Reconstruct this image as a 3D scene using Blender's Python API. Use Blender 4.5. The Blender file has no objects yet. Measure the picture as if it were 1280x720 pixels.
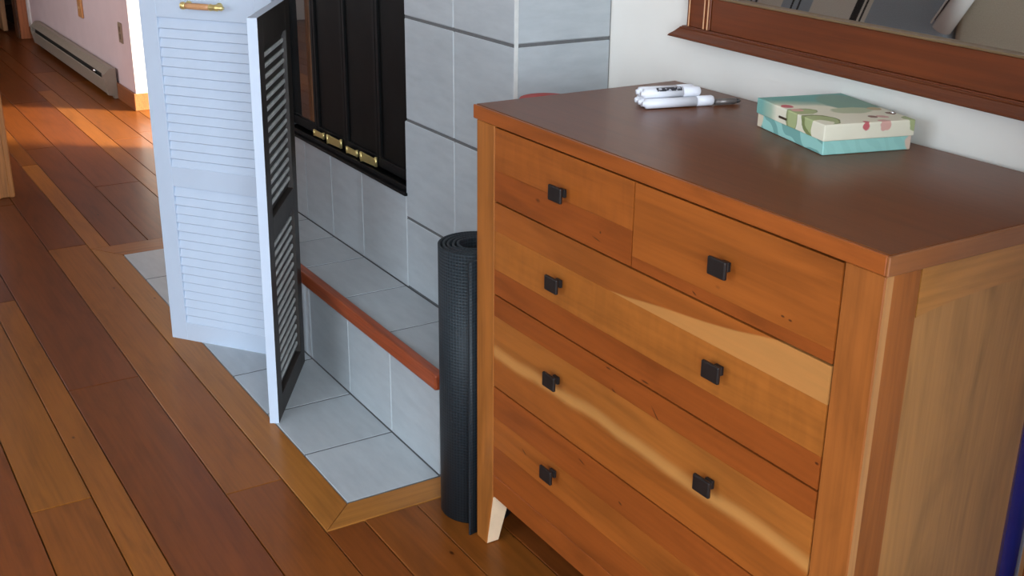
import bpy, bmesh, math, random
from mathutils import Vector, Matrix

random.seed(7)
SC = bpy.context.scene
COL = SC.collection
PI = math.pi


def S(r, g, b):
    """8-bit sRGB -> linear"""
    out = []
    for c in (r, g, b):
        c /= 255.0
        out.append(c / 12.92 if c <= 0.04045 else ((c + 0.055) / 1.055) ** 2.4)
    return tuple(out)


def W(r, g, b):
    """finished cherry tone"""
    a = S(r, g, b)
    return (a[0] * 0.58, a[1] * 0.43, a[2] * 0.26)


# ------------------------------------------------------------------ camera
cam_d = bpy.data.cameras.new('camera')
cam = bpy.data.objects.new('camera', cam_d)
COL.objects.link(cam)
RGT = Vector((0.52384362, 0.85175158, 0.01034933))
DWN = Vector((0.30885311, -0.17859959, -0.93419053))
FWD = Vector((-0.79384987, 0.49256617, -0.35662438))
rot = Matrix((RGT, -DWN, -FWD)).transposed()
cam.matrix_world = Matrix.Translation((1.83984, -1.06213, 1.36685)) @ rot.to_4x4()
cam_d.sensor_width = 36.0
cam_d.lens = 1452.946 / 1280.0 * 36.0
cam_d.clip_start = 0.02
SC.camera = cam

# ------------------------------------------------------------------ world, sun, daylight, exposure
w = bpy.data.worlds.new('sky')
SC.world = w
w.use_nodes = True
wn = w.node_tree.nodes
bg = wn['Background']
bg.inputs[0].default_value = (0.62, 0.80, 1.0, 1)
bg.inputs[1].default_value = 2.0

sun_d = bpy.data.lights.new('sun', 'SUN')
sun_d.energy = 22.0
sun_d.angle = math.radians(9)
sun_d.color = (1.0, 0.93, 0.82)
sun = bpy.data.objects.new('sun', sun_d)
COL.objects.link(sun)
sun.rotation_euler = Vector((-0.56, -0.72, -0.45)).to_track_quat('-Z', 'Y').to_euler()


def area(name, loc, direction, sx, sy, power, color):
    d = bpy.data.lights.new(name, 'AREA')
    d.shape = 'RECTANGLE'
    d.size, d.size_y = sx, sy
    d.energy = power
    d.color = color
    o = bpy.data.objects.new(name, d)
    COL.objects.link(o)
    o.location = loc
    o.rotation_euler = Vector(direction).to_track_quat('-Z', 'Y').to_euler()
    return o


# daylight pouring in through the two windows of the room and the one of the passage
area('daylight_front', (1.3, -4.28, 1.45), (-0.15, 1, -0.30), 2.4, 1.7, 64, (0.88, 0.94, 1.0))
area('sky_front', (1.6, -7.4, 3.8), (-0.2, 1, -0.42), 6.0, 2.4, 720, (0.50, 0.75, 1.0))
area('hall_fill', (-4.5, -2.22, 1.4), (-0.1, 1, -0.1), 1.6, 1.3, 40, (0.95, 0.96, 1.0))  # fill lamp added to brighten the pink hall wall
area('daylight_right', (3.28, -1.5, 1.35), (-1, 0.1, -0.30), 1.6, 1.7, 200, (0.76, 0.88, 1.0))
area('daylight_passage', (-2.4, 3.28, 1.3), (-0.3, -1, -0.2), 2.6, 1.8, 230, (0.97, 0.96, 1.0))

SC.view_settings.view_transform = 'Standard'
SC.view_settings.look = 'None'
SC.view_settings.exposure = -0.57
SC.view_settings.gamma = 1.0
SC.view_settings.use_curve_mapping = False
SC.cycles.use_denoising = True
SC.cycles.max_bounces = 8


# ------------------------------------------------------------------ mesh helpers
def add_box(bm, a, b, bev=0.0, mat=0, M=None, seg=1):
    x0, y0, z0 = a
    x1, y1, z1 = b
    t = bmesh.new()
    vs = [t.verts.new(p) for p in ((x0, y0, z0), (x1, y0, z0), (x1, y1, z0), (x0, y1, z0),
                                   (x0, y0, z1), (x1, y0, z1), (x1, y1, z1), (x0, y1, z1))]
    for f in ((3, 2, 1, 0), (4, 5, 6, 7), (0, 1, 5, 4), (1, 2, 6, 5), (2, 3, 7, 6), (3, 0, 4, 7)):
        t.faces.new([vs[i] for i in f])
    if bev > 0:
        bmesh.ops.bevel(t, geom=list(t.edges), offset=bev, segments=seg, affect='EDGES', profile=0.5)
    merge(bm, t, mat, M)


def merge(bm, t, mat=0, M=None):
    if M is not None:
        bmesh.ops.transform(t, matrix=M, verts=t.verts)
    vm = {}
    for v in t.verts:
        vm[v] = bm.verts.new(v.co)
    for f in t.faces:
        try:
            n = bm.faces.new([vm[v] for v in f.verts])
            n.material_index = mat if mat is not None else f.material_index
            n.smooth = f.smooth
        except ValueError:
            pass
    t.free()


def add_prism(bm, pts, z0, z1, bev=0.0, mat=0, M=None):
    """vertical extrusion of an xy polygon (counter-clockwise)"""
    t = bmesh.new()
    lo = [t.verts.new((p[0], p[1], z0)) for p in pts]
    hi = [t.verts.new((p[0], p[1], z1)) for p in pts]
    n = len(pts)
    t.faces.new(lo[::-1])
    t.faces.new(hi)
    for i in range(n):
        t.faces.new((lo[i], lo[(i + 1) % n], hi[(i + 1) % n], hi[i]))
    if bev > 0:
        bmesh.ops.bevel(t, geom=list(t.edges), offset=bev, segments=1, affect='EDGES', profile=0.5)
    merge(bm, t, mat, M)


def add_lathe(bm, prof, n=24, mat=0, M=None, smooth=True):
    """prof: list of (r, z); axis Z"""
    t = bmesh.new()
    rings = []
    for r, z in prof:
        if r < 1e-6:
            rings.append([t.verts.new((0, 0, z))])
        else:
            rings.append([t.verts.new((r * math.cos(2 * PI * i / n), r * math.sin(2 * PI * i / n), z)) for i in range(n)])
    for A, B in zip(rings, rings[1:]):
        for i in range(n):
            j = (i + 1) % n
            if len(A) == 1 and len(B) == 1:
                continue
            if len(A) == 1:
                f = t.faces.new((A[0], B[j], B[i]))
            elif len(B) == 1:
                f = t.faces.new((A[i], A[j], B[0]))
            else:
                f = t.faces.new((A[i], A[j], B[j], B[i]))
            f.smooth = smooth
    bmesh.ops.recalc_face_normals(t, faces=t.faces)
    merge(bm, t, mat, M)


def axis_matrix(p, d):
    """matrix taking local Z to direction d, origin to p"""
    q = Vector(d).normalized().to_track_quat('Z', 'Y')
    return Matrix.Translation(p) @ q.to_matrix().to_4x4()


def mk(name, bm, mats, parent=None, color=None):
    me = bpy.data.meshes.new(name)
    bm.normal_update()
    bm.to_mesh(me)
    bm.free()
    for m in (mats if isinstance(mats, (list, tuple)) else [mats]):
        me.materials.append(m)
    o = bpy.data.objects.new(name, me)
    COL.objects.link(o)
    if parent is not None:
        o.parent = parent
    if color is not None:
        o.color = (*color, 1)
    return o


def box(name, a, b, m, parent=None, bev=0.0, color=None, seg=1):
    bm = bmesh.new()
    add_box(bm, a, b, bev, seg=seg)
    return mk(name, bm, m, parent, color)


def tag(o, label, cat, group=None):
    o['label'] = label
    o['category'] = cat
    if group:
        o['group'] = group
    return o


def thing(name, label, cat, loc=(0, 0, 0), rotz=0.0, group=None):
    o = bpy.data.objects.new(name, None)
    COL.objects.link(o)
    o.empty_display_size = 0.1
    o.location = loc
    o.rotation_euler = (0, 0, rotz)
    return tag(o, label, cat, group)


def struct(o):
    o['kind'] = 'structure'
    return o


# ------------------------------------------------------------------ material helpers
def new_mat(name):
    m = bpy.data.materials.new(name)
    m.use_nodes = True
    nt = m.node_tree
    return m, nt, nt.nodes['Principled BSDF']


def node(nt, typ, **kw):
    n = nt.nodes.new(typ)
    for k, v in kw.items():
        setattr(n, k, v)
    return n


def setin(nt, n, key, v):
    if hasattr(v, 'links'):
        nt.links.new(v, n.inputs[key])
    else:
        n.inputs[key].default_value = v


def math_(nt, op, a, b=None, clamp=False):
    n = node(nt, 'ShaderNodeMath', operation=op, use_clamp=clamp)
    setin(nt, n, 0, a)
    if b is not None:
        setin(nt, n, 1, b)
    return n.outputs[0]


def mix(nt, fac, a, b, blend='MIX'):
    n = node(nt, 'ShaderNodeMix', data_type='RGBA', blend_type=blend)
    setin(nt, n, 0, fac)
    for i, v in ((6, a), (7, b)):
        if hasattr(v, 'links'):
            nt.links.new(v, n.inputs[i])
        else:
            n.inputs[i].default_value = (*v, 1) if len(v) == 3 else v
    return n.outputs[2]


def ramp(nt, fac, stops, interp='LINEAR'):
    n = node(nt, 'ShaderNodeValToRGB')
    n.color_ramp.interpolation = interp
    cr = n.color_ramp
    while len(cr.elements) < len(stops):
        cr.elements.new(0.5)
    for e, (p, c) in zip(cr.elements, stops):
        e.position = p
        e.color = (*c, 1) if len(c) == 3 else c
    nt.links.new(fac, n.inputs[0])
    return n.outputs[0]


def coords(nt, scale=(1, 1, 1), jitter=0.0, warp=0.0):
    tc = node(nt, 'ShaderNodeTexCoord')
    v = tc.outputs['Object']
    if jitter:
        oi = node(nt, 'ShaderNodeObjectInfo')
        c = node(nt, 'ShaderNodeCombineXYZ')
        j = math_(nt, 'MULTIPLY', oi.outputs['Random'], jitter)
        for i in range(3):
            nt.links.new(j, c.inputs[i])
        a = node(nt, 'ShaderNodeVectorMath', operation='ADD')
        nt.links.new(v, a.inputs[0])
        nt.links.new(c.outputs[0], a.inputs[1])
        v = a.outputs[0]
    mp = node(nt, 'ShaderNodeMapping')
    mp.inputs['Scale'].default_value = scale
    nt.links.new(v, mp.inputs[0])
    return mp.outputs[0]


def noise(nt, vec, scale=1.0, detail=4.0, rough=0.55, dist=0.0):
    n = node(nt, 'ShaderNodeTexNoise')
    nt.links.new(vec, n.inputs['Vector'])
    n.inputs['Scale'].default_value = scale
    n.inputs['Detail'].default_value = detail
    n.inputs['Roughness'].default_value = rough
    n.inputs['Distortion'].default_value = dist
    return n.outputs[0]


def bump(nt, b, h, strength=0.2, dist=0.002):
    n = node(nt, 'ShaderNodeBump')
    n.inputs['Strength'].default_value = strength
    n.inputs['Distance'].default_value = dist
    nt.links.new(h, n.inputs['Height'])
    nt.links.new(n.outputs[0], b.inputs['Normal'])


def plain(name, c, rough=0.5, metal=0.0, var=0.06, vscale=30.0, coat=0.0, bump_s=0.0, spec=0.5):
    m, nt, b = new_mat(name)
    v = coords(nt)
    n = noise(nt, v, vscale, 3)
    lo = tuple(x * (1 - var) for x in c)
    hi = tuple(min(1, x * (1 + var)) for x in c)
    nt.links.new(ramp(nt, n, [(0.3, lo), (0.7, hi)]), b.inputs['Base Color'])
    b.inputs['Roughness'].default_value = rough
    b.inputs['Metallic'].default_value = metal
    b.inputs['Coat Weight'].default_value = coat
    b.inputs['Specular IOR Level'].default_value = spec
    if bump_s:
        bump(nt, b, n, bump_s)
    return m


def wood(name, axis='X', rough=0.35, coat=0.0, coat_rough=0.1, figure=0.35, fine=0.25, knots=True, spec=0.5, wave=0.0):
    """wood whose base tone is the object's own colour; grain runs along axis"""
    m, nt, b = new_mat(name)
    ax = 'XYZ'.index(axis)
    sc = [1.0, 1.0, 1.0]
    sc[ax] = 0.17
    v = coords(nt, tuple(sc), jitter=17.0)
    n1 = noise(nt, v, 11.0, 5, 0.55, 2.2)
    sf = [1.0, 1.0, 1.0]
    sf[ax] = 0.03
    v2 = coords(nt, tuple(sf), jitter=9.0)
    n2 = noise(nt, v2, 130.0, 2, 0.6)
    oi = node(nt, 'ShaderNodeObjectInfo')
    base = oi.outputs['Color']
    k1 = ramp(nt, n1, [(0.30, (1 - figure,) * 3), (0.5, (1, 1, 1)), (0.72, (1 + figure * 0.55,) * 3)])
    c = mix(nt, 1.0, base, k1, 'MULTIPLY')
    k2 = ramp(nt, n2, [(0.35, (1 - fine,) * 3), (0.6, (1.05, 1.05, 1.05))])
    c = mix(nt, 1.0, c, k2, 'MULTIPLY')
    if wave:
        # curly figure across the grain
        vc = coords(nt, tuple(2.2 if i == ax else 0.5 for i in range(3)), jitter=5.0)
        n3 = noise(nt, vc, 22.0, 2, 0.5, 0.8)
        c = mix(nt, 1.0, c, ramp(nt, n3, [(0.35, (1 - wave,) * 3), (0.65, (1 + wave,) * 3)]), 'MULTIPLY')
    if knots:
        # small dark pitch flecks
        vk = coords(nt, tuple(0.5 if i == ax else 1.0 for i in range(3)), jitter=3.0)
        vor = node(nt, 'ShaderNodeTexVoronoi')
        vor.inputs['Scale'].default_value = 9.0
        nt.links.new(vk, vor.inputs['Vector'])
        kk = ramp(nt, vor.outputs['Distance'], [(0.018, (0.25, 0.18, 0.15)), (0.045, (1, 1, 1))])
        c = mix(nt, 1.0, c, kk, 'MULTIPLY')
    nt.links.new(c, b.inputs['Base Color'])
    b.inputs['Roughness'].default_value = rough
    b.inputs['Coat Weight'].default_value = coat
    b.inputs['Coat Roughness'].default_value = coat_rough
    b.inputs['Specular IOR Level'].default_value = spec
    bump(nt, b, n2, 0.08, 0.0006)
    return m


def sapwood(name, line, half, edge=0.004, base=None):
    """cherry board with a pale sapwood band: line(x)=(z at x=0, slope, dip) around which the band lies"""
    m = wood(name, 'X', rough=0.36, figure=0.2, fine=0.08)
    nt = m.node_tree
    b = nt.nodes['Principled BSDF']
    src = b.inputs['Base Color'].links[0].from_socket
    tc = node(nt, 'ShaderNodeTexCoord')
    sx = node(nt, 'ShaderNodeSeparateXYZ')
    nt.links.new(tc.outputs['Object'], sx.inputs[0])
    n = noise(nt, coords(nt, (1, 0.2, 0.2)), 4.0, 2)
    wob = math_(nt, 'MULTIPLY', math_(nt, 'SUBTRACT', n, 0.5), line[2])
    zl = math_(nt, 'ADD', math_(nt, 'ADD', math_(nt, 'MULTIPLY', sx.outputs[0], line[1]), line[0]), wob)
    d = math_(nt, 'SUBTRACT', sx.outputs[2], zl)
    if base is None:
        d = math_(nt, 'ABSOLUTE', d)
    mr = node(nt, 'ShaderNodeMapRange')
    mr.interpolation_type = 'SMOOTHSTEP'
    nt.links.new(d, mr.inputs['Value'])
    mr.inputs['From Min'].default_value = half
    mr.inputs['From Max'].default_value = half + edge
    mr.inputs['To Min'].default_value = 1
    mr.inputs['To Max'].default_value = 0
    c = mix(nt, mr.outputs[0], src, mix(nt, 0.32, src, S(226, 172, 100)))
    if base is None:
        # redder heartwood below the band
        lo = math_(nt, 'LESS_THAN', sx.outputs[2], zl)
        out = math_(nt, 'MULTIPLY', lo, math_(nt, 'SUBTRACT', 1.0, mr.outputs[0]))
        c = mix(nt, out, c, mix(nt, 1.0, src, (0.93, 0.80, 0.72), 'MULTIPLY'))
    nt.links.new(c, b.inputs['Base Color'])
    return m


def tile_mat(name, axis='X'):
    m, nt, b = new_mat(name)
    sc = {'X': (0.25, 1, 1), 'Y': (1, 0.25, 1), 'Z': (1, 1, 0.25)}[axis]
    n = noise(nt, coords(nt, sc, jitter=13.0), 45.0, 4, 0.6)
    oi = node(nt, 'ShaderNodeObjectInfo')
    c = mix(nt, 1.0, oi.outputs['Color'], ramp(nt, n, [(0.3, (0.92, 0.92, 0.92)), (0.7, (1.06, 1.06, 1.05))]), 'MULTIPLY')
    nt.links.new(c, b.inputs['Base Color'])
    b.inputs['Roughness'].default_value = 0.38
    bump(nt, b, n, 0.12, 0.001)
    return m


FLOOR = wood('floor_wood', 'X', rough=0.33, coat=0.06, coat_rough=0.12, spec=0.14, figure=0.2, fine=0.1)
FLOOR_Y = wood('floor_wood_cross', 'Y', rough=0.33, coat=0.06, coat_rough=0.12, spec=0.14, figure=0.2, fine=0.1)
CHERRY = wood('cherry_along', 'X', rough=0.38, figure=0.24, fine=0.07, spec=0.35)
CURLY = wood('cherry_curly', 'X', rough=0.38, figure=0.18, fine=0.06, wave=0.06, spec=0.35)
def flecks(m, spots):
    """dark pitch pockets at known places of the drawer fronts: (x, z, length, height, tilt)"""
    nt = m.node_tree
    b = nt.nodes['Principled BSDF']
    c = b.inputs['Base Color'].links[0].from_socket
    tc = node(nt, 'ShaderNodeTexCoord')
    for x, z, ln, ht, tilt in spots:
        mp = node(nt, 'ShaderNodeMapping', vector_type='TEXTURE')
        mp.inputs['Location'].default_value = (x, YD_ - 0.0005, z)
        mp.inputs['Rotation'].default_value = (0, tilt, 0)
        mp.inputs['Scale'].default_value = (ln, 0.03, ht)
        nt.links.new(tc.outputs['Object'], mp.inputs[0])
        l = node(nt, 'ShaderNodeVectorMath', operation='LENGTH')
        nt.links.new(mp.outputs[0], l.inputs[0])
        mr = node(nt, 'ShaderNodeMapRange')
        nt.links.new(l.outputs['Value'], mr.inputs['Value'])
        mr.inputs['From Min'].default_value = 0.5
        mr.inputs['From Max'].default_value = 1.1
        mr.inputs['To Min'].default_value = 0.85
        mr.inputs['To Max'].default_value = 0.0
        c = mix(nt, mr.outputs[0], c, S(58, 22, 10))
    nt.links.new(c, b.inputs['Base Color'])


YD_ = -0.006
flecks(CHERRY, [(0.442, 0.561, 0.008, 0.0016, 0), (0.459, 0.527, 0.007, 0.0018, 0.3), (0.539, 0.576, 0.011, 0.0018, 0), (0.570, 0.531, 0.018, 0.0016, 0.75),
                (0.580, 0.519, 0.006, 0.0022, 1.2), (0.376, 0.354, 0.011, 0.0018, 0.25), (0.491, 0.330, 0.006, 0.0024, 0.3), (0.818, 0.787, 0.004, 0.0018, 0),
                (0.832, 0.786, 0.004, 0.0018, 0), (0.188, 0.284, 0.010, 0.0018, 0.5), (0.905, 0.608, 0.004, 0.0024, 0), (0.640, 0.760, 0.006, 0.0016, 0.4),
                (0.405, 0.786, 0.0025, 0.0025, 0), (0.395, 0.772, 0.013, 0.0012, 0.15), (0.50, 0.690, 0.008, 0.0016, 0.2), (0.66, 0.478, 0.010, 0.0012, 0.1)])
SAP_STREAK = sapwood('cherry_sap_streak', (0.452, 0.0, 0.04), 0.002, 0.020)
SAP_WEDGE = sapwood('cherry_sap_wedge', (0.628, 0.142, 0.02), 0.0, 0.004, base=1)
CHERRY_Z = wood('cherry_upright', 'Z', rough=0.4, figure=0.26, fine=0.09, knots=False, spec=0.35)
CHERRY_Y = wood('cherry_across', 'Y', rough=0.36, figure=0.2, fine=0.1, knots=False)
TOPWOOD = wood('cherry_polished_top', 'X', rough=0.34, coat=0.11, coat_rough=0.18, spec=0.16, figure=0.1, fine=0.06, knots=False)
FRAMEWOOD = wood('mirror_frame_wood', 'X', rough=0.34, figure=0.18, fine=0.15, knots=False)
OAK = wood('oak_trim', 'Z', rough=0.4, figure=0.2, fine=0.25, knots=False)
OAK_X = wood('oak_trim_along', 'X', rough=0.4, figure=0.2, fine=0.2, knots=False)
NOSEWOOD = wood('hearth_nosing_wood', 'X', rough=0.4, figure=0.2, fine=0.25, knots=False)
TILE_X = tile_mat('glazed_tile', 'X')
TILE_Y = tile_mat('glazed_tile_return', 'Y')
GROUT = plain('grout', S(98, 98, 98), 0.9, bump_s=0.2, vscale=120)
PLASTER = plain('white_plaster', S(240, 235, 226), 0.85, var=0.02, vscale=6, bump_s=0.03)
PINK = plain('pink_plaster', S(218, 196, 194), 0.85, var=0.03, vscale=6)
CEIL = plain('ceiling_paint', S(235, 235, 232), 0.9, var=0.02, vscale=4)
SUBFLOOR = plain('subfloor', S(60, 34, 18), 0.8)
BLACKMETAL = plain('black_metal', S(16, 16, 16), 0.5, var=0.2, spec=0.12)
FIREBOX = plain('soot_black', S(14, 14, 13), 0.9, var=0.4, vscale=12)
SOOTGLASS = plain('sooted_glass', S(20, 20, 19), 0.45, var=0.3, vscale=8, spec=0.06)
BRASS = plain('brass', (0.90, 0.72, 0.30), 0.36, metal=0.8, var=0.08)
GRIP = plain('tan_grip', S(205, 150, 105), 0.4, var=0.1)
WHITEPAINT = plain('white_paint', S(196, 208, 224), 0.45, var=0.015, vscale=14)
DARKPAINT = plain('dark_brown_paint', S(50, 43, 38), 0.5, var=0.2, vscale=20)
SLATEDGE = plain('lit_slat_edge', S(196, 196, 192), 0.45, var=0.15, vscale=40)  # light caught on the slats' back edges, given as pale grey
KNOB = plain('dark_bronze', S(34, 28, 26), 0.45, metal=0.3, var=0.2)
HEATER = plain('beige_enamel', S(150, 138, 122), 0.45, var=0.05)
DARKFIN = plain('heater_fins', S(52, 50, 46), 0.5, metal=0.3)
CHROME = plain('chrome', (0.8, 0.8, 0.8), 0.12, metal=1.0, var=0.02)
BEIGEPLASTIC = plain('beige_plastic', S(150, 128, 104), 0.4)
DARKDOOR = plain('dark_closet', S(62, 48, 36), 0.7, var=0.2, vscale=5)
REDFABRIC = plain('red_rubber', S(176, 48, 40), 0.6)
BLUEPAINT = plain('blue_enamel', S(10, 28, 96), 0.22, var=0.08)
RUBBER = plain('black_rubber', S(25, 25, 25), 0.7)
WHITEPLASTIC = plain('white_marker_plastic', S(236, 236, 242), 0.35, var=0.02)
DARKPLASTIC = plain('dark_grey_plastic', S(70, 66, 64), 0.35)
PENBODY = plain('grey_pen', S(118, 110, 106), 0.3, metal=0.4)
LITFLUTE = plain('lit_flute_line', S(214, 160, 116), 0.35)  # light caught by the frame's flutes, drawn as pale raised lines
GOLDSLIP = plain('dull_gold_slip', S(120, 96, 66), 0.4)


def mirror_mat():
    m, nt, b = new_mat('mirror_glass')
    n = noise(nt, coords(nt), 3.0, 2)
    nt.links.new(ramp(nt, n, [(0.3, (0.80, 0.82, 0.81)), (0.7, (0.83, 0.85, 0.84))]), b.inputs['Base Color'])
    b.inputs['Metallic'].default_value = 1.0
    b.inputs['Roughness'].default_value = 0.012
    return m


def pane_mat():
    m, nt, b = new_mat('tinted_fire_glass')
    n = noise(nt, coords(nt), 5.0, 2)
    nt.links.new(ramp(nt, n, [(0.3, (0.02, 0.02, 0.02)), (0.7, (0.03, 0.03, 0.03))]), b.inputs['Base Color'])
    b.inputs['Roughness'].default_value = 0.02
    b.inputs['IOR'].default_value = 2.3
    return m


def mat_rubber():
    m, nt, b = new_mat('dimpled_mat')
    uv = node(nt, 'ShaderNodeUVMap')
    mp = node(nt, 'ShaderNodeMapping')
    mp.inputs['Scale'].default_value = (150, 150, 150)
    nt.links.new(uv.outputs[0], mp.inputs[0])
    vor = node(nt, 'ShaderNodeTexVoronoi')
    vor.inputs['Randomness'].default_value = 0.0
    vor.inputs['Scale'].default_value = 1.0
    nt.links.new(mp.outputs[0], vor.inputs['Vector'])
    c = ramp(nt, vor.outputs['Distance'], [(0.15, S(20, 25, 28)), (0.5, S(36, 44, 49))])
    nt.links.new(c, b.inputs['Base Color'])
    b.inputs['Roughness'].default_value = 0.5
    b.inputs['Specular IOR Level'].default_value = 0.3
    bump(nt, b, vor.outputs['Distance'], 0.6, 0.0015)
    return m


MIRROR = mirror_mat()
PANE = pane_mat()
MATRUBBER = mat_rubber()

# ================================================================== SETTING
YW = 0.483     # plane of the long wall
YF = 0.2333    # plane of the fireplace tiles
XR = -0.249    # right-hand return of the fireplace

# ---- tones for the boards (linear albedo, object colour)
LT, MD, RD, DK = S(138, 80, 28), S(127, 70, 25), S(116, 60, 22), S(108, 55, 22)
GOLD = S(150, 90, 34)
TONES = [LT, MD, MD, RD, RD, DK]


def jig(c, a=0.07):
    k = 1 + random.uniform(-a, a)
    return (c[0] * k, c[1] * k * (1 + random.uniform(-0.03, 0.03)), c[2] * k)


floor = struct(box('floor', (-9.6, -4.2, -0.06), (3.2, 3.2, -0.014), SUBFLOOR))


def board(x0, x1, y0, y1, tone, name='board'):
    g = 0.0012
    o = box(name, (x0 + g, y0 + g, -0.0139), (x1 - g, y1 - g, random.uniform(-0.0006, 0.0)), FLOOR, floor, bev=0.0012, color=jig(tone))
    return o


def row(x0, x1, y0, y1, cuts=None, tones=None):
    if cuts is None:
        cuts = []
        x = x0 + random.uniform(0.5, 2.2)
        while x < x1 - 0.4:
            cuts.append(x)
            x += random.uniform(1.2, 2.6)
    e = [x0] + list(cuts) + [x1]
    for i in range(len(e) - 1):
        t = tones[i] if tones else random.choice(TONES)
        board(e[i], e[i + 1], y0, y1, t)


X0, X1 = -9.5, 3.2
# near rows, known from the photograph
row(X0, X1, -0.408, -0.275, [-5.2, -2.352, -0.42, 1.2], [RD, DK, LT, MD, RD])
row(X0, X1, -0.595, -0.408, [-4.6, -3.0, -1.14, 0.3], [RD, DK, DK, RD, DK])
row(X0, X1, -0.667, -0.595, [-3.9, -1.9, 0.1], [MD, DK, LT, MD])
row(X0, X1, -0.797, -0.667, [-4.1, -2.0, -0.56, 0.5], [DK, RD, LT, MD, LT])
row(X0, X1, -0.93, -0.797, [-3.3, -1.3, 0.6], [DK, RD, RD, MD])
y = -0.93
while y > -4.19:
    wd = random.choice([0.075, 0.13, 0.13, 0.187])
    row(X0 if y > -2.3 else -3.2, X1, max(-4.2, y - wd), y)
    y -= wd
# rows that end against the hearth border, left of it (hall side)
XB0 = -2.29
row(X0, XB0, -0.275, -0.205, [-5.6, -3.6], [DK, MD, GOLD])
row(X0, XB0, -0.205, -0.07, [-6.2, -3.9], [DK, RD, DK])
row(X0, XB0, -0.07, 0.115, [-5.0, -3.1], [DK, RD, RD])
row(X0, XB0, 0.115, 0.20, [-5.3, -2.8], [DK, LT, MD])
row(X0, XB0, 0.20, 0.345, [-5.9, -3.9], [DK, MD, MD])
row(X0, XB0, 0.345, YW, [-5.5, -4.0], [DK, MD, MD])
# right of it (under the dresser)
XB1 = -0.165
row(XB1, X1, -0.275, -0.187, [0.9], [RD, MD])
row(XB1, X1, -0.187, -0.061, [0.62, 2.1], [MD, RD, DK])
row(XB1, X1, -0.061, 0.06, [0.22, 1.8], [MD, RD, MD])
row(XB1, X1, 0.06, 0.20, [0.9], [RD, MD])
row(XB1, X1, 0.20, 0.345, [0.5, 2.0], [MD, RD, MD])
row(XB1, X1, 0.345, YW, [1.2], [MD, RD])
# passage behind the long wall
y = YW
while y < 3.19:
    row(-7.0, -0.6, y, min(3.2, y + 0.17))
    y += 0.17
# border boards around the tiled apron (mitred)
XA, XL, YA = -0.246, -2.167, -0.19
bm = bmesh.new()
add_prism(bm, [(XB0, -0.2738), (XB1 - 0.0012, -0.2738), (XA, YA - 0.001), (XL, YA - 0.001)], -0.0139, 0.0005, 0.001)
mk('border_board', bm, FLOOR, floor, S(156, 98, 42))
bm = bmesh.new()
add_prism(bm, [(XB1 - 0.0012, -0.2725), (XB1 - 0.0012, YW - 0.004), (XA + 0.001, YW - 0.004), (XA + 0.001, YA)], -0.0139, 0.0005, 0.001)
mk('border_board', bm, FLOOR_Y, floor, S(164, 106, 48))
bm = bmesh.new()
add_prism(bm, [(XB0 + 0.001, -0.2725), (XL - 0.001, YA), (XL - 0.001, YW - 0.004), (XB0 + 0.001, YW - 0.004)], -0.0139, 0.0005, 0.001)
mk('border_board', bm, FLOOR_Y, floor, S(150, 90, 38))

# ---- walls
H = 2.45


def wall(name, boxes, m):
    bm = bmesh.new()
    for a, b in boxes:
        add_box(bm, a, b)
    return struct(mk(name, bm, m))


wall('wall_back', [((-3.44, YW, 0), (3.2, YW + 0.12, H))], PLASTER)
wall('wall_hall', [((-7.47, YW, 0), (-4.51, YW + 0.14, H))], PINK)
wall('wall_right_and_shade_block', [((3.2, -4.2, 0), (3.3, YW + 0.12, 0.4)), ((3.2, -4.2, 2.25), (3.3, YW + 0.12, H)),
                    ((3.2, -0.7, 0.4), (3.3, YW + 0.12, 2.25)), ((3.2, -4.2, 0.4), (3.3, -2.3, 2.25)),
                    ((1.44, -0.22, 0), (3.2, YW, H))], PLASTER)  # last block: unseen wall jog added to shade the dresser's right side
wall('wall_front', [((-3.2, -4.3, 0), (3.3, -4.2, 0.4)), ((-3.2, -4.3, 2.25), (3.3, -4.2, H)),
                    ((-3.2, -4.3, 0.4), (0.1, -4.2, 2.25)), ((2.5, -4.3, 0.4), (3.3, -4.2, 2.25))], PLASTER)
wall('wall_left', [((-3.24, -0.80, 0), (-3.135, -0.455, H)), ((-3.24, -4.3, 0), (-3.135, -2.3, H)), ((-3.24, -2.3, 2.1), (-3.135, -0.80, H))], PINK)
wall('wall_hall_left', [((-7.47, -2.40, 0), (-3.24, -2.30, 0.7)), ((-7.47, -2.40, 2.1), (-3.24, -2.30, H)), ((-7.47, -2.40, 0.7), (-5.4, -2.30, 2.1)), ((-3.6, -2.40, 0.7), (-3.24, -2.30, 2.1))], PINK)
wall('wall_hall_end', [((-7.47, 0.455, 0), (-7.35, YW, H)), ((-7.47, -2.30, 0), (-7.35, -0.45, H)), ((-7.47, -0.45, 2.05), (-7.35, 0.455, H))], PLASTER)
wall('wall_closet', [((-9.6, -2.40, -0.0139), (-9.5, 0.85, H)), ((-9.5, 0.75, 0), (-7.47, 0.85, H)), ((-9.5, -2.40, 0), (-7.47, -2.30, H))], DARKDOOR)
wall('wall_passage', [((-7.0, 3.2, 0), (-0.6, 3.3, 0.35)), ((-7.0, 3.2, 2.4), (-0.6, 3.3, H)),
                      ((-7.0, 3.2, 0.35), (-3.6, 3.3, 2.4)), ((-0.8, 3.2, 0.35), (-0.6, 3.3, 2.4)),
                      ((-0.6, YW + 0.12, 0), (-0.5, 3.3, H)), ((-7.1, YW + 0.14, 0), (-7.0, 3.3, H))], PLASTER)
struct(box('ceiling', (-9.6, -4.3, H), (3.3, 3.3, H + 0.1), CEIL))


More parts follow.
